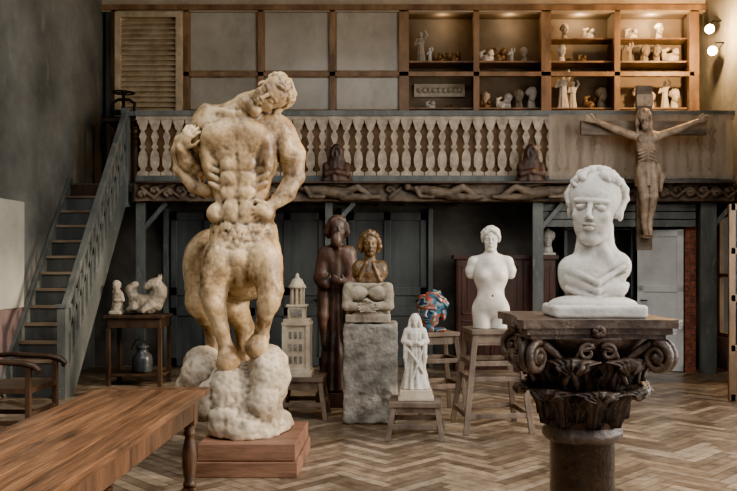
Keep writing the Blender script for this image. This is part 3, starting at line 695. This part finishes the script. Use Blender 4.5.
S=Sdf((-.32,-.32,-.02),(.32,.32,.82),.0055)
S.box((-.02,-.06,.03),(.23,.17,.032),rd=.018); S.ell((-.02,-.05,.065),(.22,.16,.045),k=.015)
S.ell((-.01,.0,.165),(.168,.13,.10),rot=(0,.1,0),k=.02); S.ell((.09,.02,.25),(.105,.10,.09),k=.03); S.ell((-.09,.0,.23),(.095,.10,.085),k=.03); S.ell((.02,-.05,.14),(.14,.1,.06),k=.02)
S.chain([(.0,.03,.22),(.015,.04,.32),(.015,.04,.45)],[.125,.098,.092],k=.03)
S.chain([(-.07,-.06,.24),(-.02,-.045,.34)],[.022,.022],k=.03); S.chain([(.08,-.06,.25),(.03,-.05,.34)],[.02,.02],k=.03)
for dd in (0,.05,.10): S.chain([(-.15,-.06,.24-dd),(-.02,-.15,.17-dd*.8),(.15,-.07,.26-dd)],[.014,.016,.012],k=.014)
S.head((.0,-.01,.545),basis((.08,-.03,1),(-.42,-1,-.02)),.385,wavy=26,curl=10,seed=9,cr=.8)
S.cut_below(0)
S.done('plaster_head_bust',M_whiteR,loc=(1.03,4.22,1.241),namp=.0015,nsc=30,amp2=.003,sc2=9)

# ================================================================== stands/stools
def stand(name,cx_,cy_,zt,ht,hf,m,shelves=(),th=.04,lw=.045,apron=.08,rot=0,dep=None):
    b=MB(); R=Matrix.Translation((cx_,cy_,0))@Matrix.Rotation(rot,4,'Z'); dep=dep or ht
    b.box(-ht,ht,-dep,dep,zt-th,zt,m,M=R)
    if apron:
        for q in (-1,1):
            b.box(-ht*.86,ht*.86,q*dep*.82-.012,q*dep*.82+.012,zt-th-apron,zt-th,m,M=R); b.box(q*ht*.86-.012,q*ht*.86+.012,-dep*.82,dep*.82,zt-th-apron,zt-th,m,M=R)
    hd=hf*dep/ht
    for i in (-1,1):
        for j in (-1,1): b.beam(R@Vector((i*ht*.82,j*dep*.82,zt-th)),R@Vector((i*hf,j*hd,.0)),lw,lw,m,up=(0,1,0))
    for z in shelves:
        f=1-z/zt; w=ht*.82+(hf-ht*.82)*f; d=dep*.82+(hd-dep*.82)*f
        for q in (-1,1):
            b.beam(R@Vector((-w,q*d,z)),R@Vector((w,q*d,z)),.025,.045,m); b.beam(R@Vector((q*w,-d,z)),R@Vector((q*w,d,z)),.025,.045,m)
    return b,R
b,R=stand('x',.895,7.55,.92,.235,.30,M_stool,shelves=(.16,.62),lw=.05,rot=.12)
b.box(-.25,.25,-.245,.245,.46,.50,M_stool,M=R); b.box(-.2,.2,-.2,.2,.78,.86,M_stool,M=R); b.done('sculpture_stand')
b,R=stand('x',.19,7.2,.325,.225,.235,M_stool,shelves=(.12,),apron=.05,rot=-.05); b.done('low_stool')
b,R=stand('x',.42,8.3,.83,.19,.25,M_stool,shelves=(.3,.55),rot=.3); b.done('sculpture_stand')
b,R=stand('x',-.88,8.1,.41,.2,.22,M_stool,shelves=(.15,),rot=0); b.done('low_stool')

S=Sdf((-.28,-.2,-.02),(.28,.2,.96),.0065)
S.ell((0,.01,.19),(.158,.105,.13),k=.04); S.ell((0,.05,.15),(.13,.09,.10),k=.03)
for q in (-1,1):
    S.cap((q*.082,.005,.17),(q*.075,-.005,-.05),.092,.078,k=.02)
    S.ell((q*.07,-.075,.485),(.055,.05,.055),k=.02); S.ell((q*.10,.0,.5),(.06,.075,.12),k=.04)
    S.chain([(q*.03,.01,.64),(q*.15,.01,.605)],[.05,.052],k=.03); S.chain([(q*.155,.01,.605),(q*.182,.01,.53),(q*.184,.01,.49)],[.052,.047,.040],k=.02)
    S.ell((q*.075,-.06,.24),(.05,.04,.07),k=.04)
S.chain([(0,.01,.25),(0,.01,.35),(0,.01,.45),(0,.01,.58)],[.125,.105,.110,.105],k=.05); S.ell((0,-.055,.27),(.075,.055,.09),k=.04)
S.ell((0,-.115,.30),(.008,.02,.012),k=.006,op='s'); S.cap((0,-.10,-.04),(0,-.11,.11),.006,.004,k=.02,op='s')
S.chain([(0,.015,.60),(0,.0,.74)],[.058,.05],k=.025)
S.head((0,-.005,.81),basis((0,0,1),(-.12,-1,-.05)),.225,female=True,seed=2,wavy=12)
S.cut_below(0.0)
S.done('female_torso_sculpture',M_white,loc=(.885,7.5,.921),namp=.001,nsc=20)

b=MB(); b.box(.035,.345,7.08,7.34,.326,.36,M_cream); b.box(.05,.33,7.09,7.33,.36,.415,M_cream); b.done('plaster_plinth')
def robed(h,name,m,loc,vox,n=9,amp=.09,veil=True,namp=.003,slim=1.0,rot=(-.2,-1,0),beard=False):
    S=Sdf((-.30*h,-.26*h,-.03*h),(.30*h,.26*h,1.04*h),vox*h); S.frame((0,0,0),None,h)
    S.robe((0,0,0),[(0,.185*slim),(.1,.165*slim),(.35,.12*slim),(.55,.095*slim),(.64,.10*slim),(.74,.11*slim),(.80,.07)],1,.78,n,amp,tw=3,k=.02)
    for q in (-1,1):
        S.ell((q*.085*slim,.0,.765),(.05,.05,.05),k=.03)
        S.chain([(q*.11*slim,.0,.765),(q*.145*slim,-.01,.63),(q*.06,-.095,.60)],[.042,.043,.034],k=.015)
        S.chain([(q*.12*slim,-.04,.60),(q*.13*slim,-.05,.42),(q*.12*slim,-.05,.25)],[.035,.03,.012],k=.015)
        S.hand((q*.055,-.10,.605),(-q*.8,-.5,.25),(0,1,.2),.55,.4,side=q)
    if slim>=1: S.chain([(-.09,-.10,.52),(.0,-.135,.40),(.10,-.10,.22)],[.014,.016,.012],k=.01); S.chain([(.09,-.10,.50),(.02,-.13,.30),(-.06,-.12,.08)],[.014,.015,.012],k=.01)
    S.cap((0,.005,.78),(0,-.005,.86),.036,.034,k=.015)
    T=Vector((0,-.005,.905))*h; S.head(T,basis((0,0,1),rot),.155*h,curl=0,bob=beard)
    if veil:
        S.ell((0,.022,.925),(.066,.075,.072),k=.01); S.chain([(0,.05,.92),(0,.065,.80),(0,.06,.65)],[.06,.075,.085],k=.03)
        for q in (-1,1): S.chain([(q*.055,.01,.92),(q*.07,.0,.84),(q*.09,-.02,.76)],[.022,.025,.02],k=.015)
    if beard: S.ell((0,-.065,.845),(.032,.03,.045),k=.015)
    S.frame(); S.cut_below(0)
    return S.done(name,m,loc=loc,namp=namp,nsc=14/h)
robed(.66,'robed_woman_statuette',M_white,(.185,7.2,.418),.011)
b=MB(); b.box(-.82,-.42,8.6,8.95,0,.155,M_darkwood); b.done('saint_plinth')
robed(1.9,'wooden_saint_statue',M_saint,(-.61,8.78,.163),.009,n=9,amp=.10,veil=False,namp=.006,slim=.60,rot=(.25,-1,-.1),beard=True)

S=Sdf((-.32,-.32,-.03),(.32,.32,1.0),.014)
S.box((0,0,.46),(.255,.25,.48),rd=.02); S.cut_below(0)
for z in (.28,.62): S.box((0,-.25,z),(.3,.012,.006),k=.01,op='s')
S.done('stone_pedestal',M_stone,loc=(-.225,7.96,0),namp=.012,nsc=11)
S=Sdf((-.28,-.26,-.03),(.28,.26,.42),.009)
S.box((0,.03,.19),(.205,.16,.185),rd=.025)
S.ell((-.10,-.15,.28),(.10,.05,.07),k=.02); S.ell((.10,-.15,.28),(.10,.05,.07),k=.02)
S.chain([(-.19,-.13,.33),(-.20,-.16,.16),(-.05,-.20,.14)],[.05,.045,.035]); S.chain([(.19,-.13,.33),(.20,-.16,.16),(.05,-.20,.16)],[.05,.045,.035])
S.hand((-.06,-.2,.14),(1,-.1,0),(0,-1,0),1.0,.5); S.hand((.06,-.2,.17),(-1,-.1,-.2),(0,-1,0),1.0,.5,side=-1)
S.box((0,-.12,.04),(.215,.06,.04)); S.ell((0,-.14,.07),(.15,.05,.05)); S.cut_below(0)
S.done('carved_stone_block',M_stone2,loc=(-.247,7.95,.953),namp=.006,nsc=14)
S=Sdf((-.28,-.22,-.02),(.28,.22,.60),.0062)
S.ell((0,.0,.09),(.165,.10,.11),k=.03); S.ell((0,.02,.16),(.15,.08,.05),k=.03)
for q in (-1,1): S.ell((q*.115,.0,.12),(.06,.065,.09),k=.03); S.cap((q*.03,-.10,.19),(q*.10,-.09,.02),.015,k=.02)
S.cap((0,.02,.18),(0,.0,.32),.058,.05,k=.03); S.box((0,0,.02),(.13,.09,.025))
S.head((0,-.01,.37),basis((0,0,1),(.10,-1,-.05)),.25,bob=True,curl=30,seed=12,cr=.8)
S.cut_below(0)
S.done('portrait_bust',M_bronze,loc=(-.235,7.97,1.334),namp=.002,nsc=30)

S=Sdf((-.27,-.25,-.02),(.27,.25,.46),.008)
S.head((-.01,-.02,.2),basis((.1,0,1),(-.4,-1,.1)),.38,curl=24,seed=21)
rr=random.Random(8)
for i in range(12):
    a=rr.uniform(.1,math.pi-.1); z=rr.uniform(.06,.34); r=.14
    S.chain([(r*math.cos(a)*.8,r*math.sin(a)*.8,z),(r*math.cos(a+.5)*1.15,r*math.sin(a+.5)*1.0,z+.05),(r*math.cos(a+.9)*.95,r*math.sin(a+.9)*.8,z+.02)],[.03,.028,.018],k=.01)
S.box((0,0,.02),(.13,.12,.02)); S.cut_below(0)
S.done('polychrome_ceramic_head',M_poly,loc=(.385,8.28,.831))

b=MB(); tx,ty,tz=-.955,8.1,.411
def tb(h0,h1,w,m=M_cream): b.box(tx-w,tx+w,ty-w,ty+w,tz+h0,tz+h1,m)
tb(0,.05,.155); tb(.05,.08,.14); tb(.08,.50,.115); tb(.50,.53,.14); tb(.53,.56,.125)
for q in (-1,1):
    for e in (-1,1): b.box(tx+q*.115-.02,tx+q*.115+.02,ty+e*.115-.02,ty+e*.115+.02,tz+.08,tz+.5,M_cream)
for j in range(3):
    for i in range(3): b.box(tx-.07+i*.05,tx-.04+i*.05,ty-.122,ty-.112,tz+.13+j*.12,tz+.20+j*.12,M_stone)
tb(.56,.68,.085); tb(.68,.70,.1)
for i in range(8):
    a=i*math.pi/4; b.lathe(tx+.06*math.cos(a),ty+.06*math.sin(a),[(.013,tz+.70),(.013,tz+.86)],M_cream,8)
b.lathe(tx,ty,[(.035,tz+.70),(.035,tz+.86),(.085,tz+.86),(.085,tz+.885),(.07,tz+.90),(.05,tz+.945),(.02,tz+.965),(.015,tz+1.0),(.0,tz+1.01)],M_cream,16)
b.box(tx-.055,tx+.055,ty-.095,ty-.08,tz+.58,tz+.66,M_stone)
b.done('tower_maquette',.003)

b=MB(); b.box(.88,2.28,11.56,12.0,.08,1.58,M_ward); b.box(.84,2.32,11.52,12.02,1.58,1.64,M_ward); b.box(.86,2.30,11.54,12.0,0,.1,M_ward)
for k in range(3):
    a=.9+k*.462; c=a+.44
    b.box(a,c,11.54,11.57,.12,1.55,M_ward)
    for z0,z1 in ((.18,.72),(.80,1.48)): 
        b.box(a+.05,c-.05,11.53,11.545,z0,z0+.025,M_ward); b.box(a+.05,c-.05,11.53,11.545,z1-.025,z1,M_ward); b.box(a+.05,a+.075,11.53,11.545,z0,z1,M_ward); b.box(c-.075,c-.05,11.53,11.545,z0,z1,M_ward); b.box(a+.13,c-.13,11.525,11.545,z0+.08,z1-.08,M_ward)
b.done('wardrobe')
S=Sdf((-.2,-.18,-.02),(.2,.18,.42),.009); S.head((0,0,.24),basis((0,0,1),(-.2,-1,0)),.24,curl=20); S.cap((0,.02,.14),(0,.02,.05),.055,.075); S.box((0,0,.015),(.1,.08,.02)); S.cut_below(0)
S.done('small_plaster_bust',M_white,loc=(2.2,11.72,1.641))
b=MB(); b.box(2.45,3.45,11.8,12.19,0,.06,M_blued)
for x in (2.45,3.41): b.box(x,x+.04,11.8,12.19,0,2.2,M_blued)
for z in (.5,1.0,1.5,2.0,2.17): b.box(2.45,3.45,11.8,12.19,z,z+.03,M_blued)
b.box(2.45,3.45,12.16,12.19,0,2.2,M_blued); b.done('shelf_unit')

R=Matrix.Translation((4.06,11.5,0))@Matrix.Rotation(math.radians(160),4,'Z')
b=MB(); b.box(0,.62,-.02,.02,.01,2.0,M_doorw,M=R)
for q in (-1,1):
    for a,c in ((0,.09),(.53,.62)): b.box(a,c,q*.03-.012,q*.03+.012,.01,2.0,M_doorw,M=R)
    for z in (.01,.55,.62+.5,1.9): b.box(0,.62,q*.03-.012,q*.03+.012,z,z+.09,M_doorw,M=R)
b.tube([R@Vector((.57,.04,1.0)),R@Vector((.57,.09,1.0)),R@Vector((.48,.09,1.0))],.01,M_iron); b.done('door_4')
b=MB()
for k in range(31):
    z=.0+k*.075
    for j in range(2): b.box(4.08+j*.08,4.155+j*.08,11.5,12.19,z+.004,z+.071,M_brick)
b.box(4.09,4.23,11.51,12.18,0,2.33,M_stone); b.done('brick_pier',.003)
b=MB()
for z in (.01,.55,1.1,1.62,2.1): b.box(3.70,4.72,9.0,9.045,z,z+.07,M_pine)
for x in (3.68,4.16,4.66): b.box(x,x+.07,9.0,9.045,0.01,2.17,M_pine)
b.box(3.74,4.68,9.02,9.025,.6,2.12,M_glass); b.box(3.74,4.68,9.01,9.03,.05,.58,M_pine); b.done('glazed_door')

b=MB(); b.box(-3.58,-2.85,10.1,10.6,.84,.88,M_darkwood); b.box(-3.54,-2.89,10.13,10.57,.72,.84,M_darkwood)
for x in (-3.56,-2.92):
    for y in (10.12,10.53): b.box(x,x+.05,y,y+.05,0,.72,M_darkwood)
b.box(-3.56,-2.87,10.13,10.57,.12,.15,M_darkwood); b.done('side_table')
S=Sdf((-.34,-.22,-.02),(.34,.22,.52),.010)
S.ell((-.03,0,.12),(.2,.13,.13),k=.03); S.chain([(.1,0,.14),(.16,0,.28),(.12,-.02,.38)],[.11,.09,.075],k=.03); S.chain([(.12,-.02,.38),(.02,-.07,.35)],[.075,.045],k=.02)
for q in (-1,1): S.cap((.15,q*.04,.43),(.17,q*.05,.49),.022,.01); S.chain([(-.12,q*.09,.1),(-.2,q*.1,.05)],[.06,.03]); S.chain([(.08,-.1,.12),(.0,-.15,.05)],[.05,.03])
S.chain([(-.15,0,.2),(-.2,0,.3),(-.14,0,.36)],[.07,.06,.05],k=.03); S.cut_below(0)
S.done('plaster_animal_fragment',M_stone2,loc=(-3.12,10.35,.887),namp=.012,nsc=12)
S=Sdf((-.16,-.16,-.02),(.16,.16,.46),.008)
S.box((0,0,.02),(.08,.08,.02)); S.chain([(0,0,.03),(.01,0,.2),(0,0,.28)],[.075,.055,.055],k=.03); S.head((0,-.01,.35),basis((0,0,1),(.2,-1,0)),.15); S.chain([(.05,0,.26),(.08,-.03,.18),(.0,-.07,.18)],[.025,.022,.018]); S.cut_below(0)
S.done('plaster_figurine',M_stone2,loc=(-3.48,10.30,.882),namp=.006,nsc=18)
b=MB(); b.lathe(-3.17,10.33,[(.11,.151),(.125,.17),(.125,.32),(.11,.37),(.065,.41),(.065,.45),(.08,.46),(.08,.48),(.03,.49),(.02,.51)],M_can,24)
b.tube([(-3.17+.1*math.cos(a),10.23,.44+.13*math.sin(a)) for a in [i*math.pi/10 for i in range(11)]],.006,M_iron); b.done('milk_can',0)

def mourner(name,x):
    S=Sdf((-.28,-.2,-.02),(.28,.2,.58),.009)
    S.robe((0,0,0),[(0,.215),(.12,.18),(.3,.11),(.42,.08)],1,.5,6,.07,tw=4,k=.03)
    S.ell((0,0,.40),(.09,.085,.12),k=.03); S.ell((0,-.085,.38),(.052,.045,.08),k=.012,op='s'); S.head((0,-.012,.375),basis((0,0,1),(0,-1,-.2)),.16,bald=True)
    S.chain([(-.15,-.0,.22),(-.14,-.06,.1),(0,-.09,.13)],[.045,.04,.03]); S.chain([(.15,-.0,.22),(.14,-.06,.1),(0,-.09,.13)],[.045,.04,.03]); S.cut_below(0)
    S.done(name,M_saint,loc=(x,11.13,2.629),namp=.003,nsc=20)
b=MB(); b.box(-3.5,4.6,11.03,11.33,2.60,2.628,M_darkwood); b.done('trim_4')
mourner('hooded_mourner_bust',-.78); mourner('hooded_mourner_bust',1.86)

G=empty('crucifix',(3.35,11.0,1.7))
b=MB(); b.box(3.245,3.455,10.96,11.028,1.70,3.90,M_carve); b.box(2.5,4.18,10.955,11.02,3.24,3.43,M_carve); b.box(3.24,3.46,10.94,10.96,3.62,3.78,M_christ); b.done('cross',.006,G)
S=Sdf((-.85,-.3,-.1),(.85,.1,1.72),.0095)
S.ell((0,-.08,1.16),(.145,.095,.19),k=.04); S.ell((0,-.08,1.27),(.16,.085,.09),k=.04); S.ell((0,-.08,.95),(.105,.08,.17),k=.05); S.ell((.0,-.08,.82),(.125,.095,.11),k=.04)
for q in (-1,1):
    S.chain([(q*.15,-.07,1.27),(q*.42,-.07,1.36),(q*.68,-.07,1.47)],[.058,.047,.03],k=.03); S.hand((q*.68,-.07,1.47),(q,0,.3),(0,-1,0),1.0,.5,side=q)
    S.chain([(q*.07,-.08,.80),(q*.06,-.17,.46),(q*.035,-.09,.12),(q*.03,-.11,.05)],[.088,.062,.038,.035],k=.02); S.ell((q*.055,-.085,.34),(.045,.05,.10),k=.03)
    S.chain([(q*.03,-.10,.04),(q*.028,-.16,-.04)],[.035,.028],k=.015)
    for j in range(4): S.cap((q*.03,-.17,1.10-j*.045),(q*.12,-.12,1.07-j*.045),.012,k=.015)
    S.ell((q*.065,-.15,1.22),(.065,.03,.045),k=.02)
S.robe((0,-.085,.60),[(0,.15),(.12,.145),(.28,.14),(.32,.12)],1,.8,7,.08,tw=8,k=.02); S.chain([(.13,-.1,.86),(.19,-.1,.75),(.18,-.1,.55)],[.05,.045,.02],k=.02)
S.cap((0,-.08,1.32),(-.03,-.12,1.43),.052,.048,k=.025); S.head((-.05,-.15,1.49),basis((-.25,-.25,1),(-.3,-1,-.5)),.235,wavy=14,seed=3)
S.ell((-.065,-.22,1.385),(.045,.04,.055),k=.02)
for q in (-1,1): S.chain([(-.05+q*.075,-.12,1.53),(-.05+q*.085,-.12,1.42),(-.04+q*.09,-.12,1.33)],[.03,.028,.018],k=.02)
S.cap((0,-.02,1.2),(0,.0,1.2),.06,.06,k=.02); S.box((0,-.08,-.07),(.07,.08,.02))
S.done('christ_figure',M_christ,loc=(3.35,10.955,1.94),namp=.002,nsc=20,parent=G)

# ================================================================== foreground table
b=MB(); 
for k in range(5):
    a=-1.80+k*.134; b.box(a+.0015,a+.1325,2.1,4.93,.71,.75,M_oak)
b.box(-1.80,-1.13,4.932,5.05,.71,.75,M_oakd)
b.box(-1.75,-1.18,2.2,2.225,.58,.71,M_oakd); b.box(-1.75,-1.18,4.90,4.925,.58,.71,M_oakd); b.box(-1.75,-1.725,2.2,4.92,.58,.71,M_oakd); b.box(-1.205,-1.18,2.2,4.92,.58,.71,M_oakd)
for x in (-1.72,-1.215):
    for y in (2.25,4.87):
        b.box(x-.04,x+.04,y-.04,y+.04,.55,.70,M_oakd); b.box(x-.04,x+.04,y-.04,y+.04,.06,.18,M_oakd)
        b.lathe(x,y,[(.03,.18),(.04,.2),(.028,.22),(.042,.30),(.045,.38),(.03,.46),(.026,.48),(.038,.50),(.03,.52),(.035,.55)],M_oakd,16); b.lathe(x,y,[(.03,0),(.04,.02),(.035,.06)],M_oakd,16)
for x in (-1.72,-1.215): b.box(x-.025,x+.025,2.25,4.87,.09,.15,M_oakd)
b.box(-1.72,-1.215,4.84,4.90,.09,.15,M_oakd)
b.done('refectory_table',.006)

b=MB(); X0,X1,Y0,Y1=-3.72,-3.12,7.0,7.55
for x,h in ((X0,1.05),(X1,.62)):
    for y in (Y0,Y1): b.beam((x,y,0),(x-(.06 if x==X0 else 0),y,h),.045,.045,M_darkwood)
b.box(X0,X1+.02,Y0-.02,Y1+.02,.40,.45,M_darkwood)
for y in (Y0,Y1): b.tube([(X0-.03,y,.66),(X0+.2,y,.68),(X1-.05,y,.66),(X1+.05,y,.635),(X1+.09,y,.60),(X1+.07,y,.57)],[.022,.024,.028,.03,.028,.018],M_darkwood); b.box(X0,X1,y-.015,y+.015,.13,.17,M_darkwood)
for k in range(5): b.box(X0-.06,X0-.03,Y0+.06+k*.1,Y0+.10+k*.1,.45,.98,M_darkwood)
b.box(X0-.08,X0-.04,Y0,Y1,.95,1.05,M_darkwood); b.box(X1-.015,X1+.015,Y0,Y1,.20,.24,M_darkwood)
b.done('wooden_armchair')

for k,(y,z) in enumerate(((11.75,4.58),(11.85,4.92))):
    b=MB(); b.tube([(4.75,y+.05,z+.12),(4.62,y+.05,z+.12),(4.58,y,z+.06)],.012,M_iron)
    R=Matrix.Translation((4.56,y,z))@Matrix.Rotation(math.radians(115),4,'X')@Matrix.Rotation(-.3,4,'Y')
    b.lathe(0,0,[(.03,-.1),(.055,-.06),(.075,.06)],M_iron,16,M=R); b.lathe(0,0,[(.001,.052),(.065,.055),(.065,.064),(.001,.068)],M_lamp,16,M=R)
    b.done('wall_spotlight',0)

# ================================================================== LIGHT
def area(name,loc,rot,sx,sy,e,c):
    l=bpy.data.lights.new(name,'AREA'); l.shape='RECTANGLE'; l.size=sx; l.size_y=sy; l.energy=e; l.color=c
    o=bpy.data.objects.new(name,l); COL.objects.link(o); o.location=loc; o.rotation_euler=rot; return o
area('daylight_windows',(XR+.6,4.7,3.0),(0,math.radians(90),0),4.2,8.4,1150,(1,.93,.83))
area('overhead_fill',(0.1,2.8,ZC+.6),(0,0,0),6,6.5,560,(1,.96,.90))  # unseen overhead light, added as soft fill from above and the front
sun=bpy.data.lights.new('low_sun','SUN'); sun.energy=5.0; sun.color=(1,.80,.56); sun.angle=math.radians(5)
so=bpy.data.objects.new('low_sun',sun); COL.objects.link(so); so.rotation_euler=Vector((-.86,.19,-.31)).to_track_quat('-Z','Y').to_euler(); so.location=(8,0,6)
def pt(loc,e,c,r=.05,name='lamp'):
    l=bpy.data.lights.new(name,'POINT'); l.energy=e; l.color=c; l.shadow_soft_size=r
    o=bpy.data.objects.new(name,l); COL.objects.link(o); o.location=loc
pt((4.38,11.5,4.75),380,(1,.56,.22),name='spotlight_bulb')
for x,e in ((.75,4),(1.8,6),(2.9,14),(4.0,26)): pt((x,12.75,5.33),e,(1,.68,.36),.04,'vitrine_bulb')
w=bpy.data.worlds.new('sky'); scene.world=w; w.use_nodes=True; nt=w.node_tree
bg=nt.nodes['Background']; bg.inputs[0].default_value=(.93,.96,1,1); bg.inputs[1].default_value=.75

cam=bpy.data.cameras.new('camera'); co=bpy.data.objects.new('camera',cam); COL.objects.link(co); scene.camera=co
co.location=(0,0,1.5); co.rotation_euler=(math.radians(90),0,0); cam.sensor_width=36; cam.lens=36*820/737
cam.shift_x=-25.5/737; cam.shift_y=19.5/737; cam.clip_end=60
try:
    scene.view_settings.view_transform='AgX'; scene.view_settings.look='AgX - Punchy'; scene.view_settings.exposure=.45
except Exception as e: print(e)
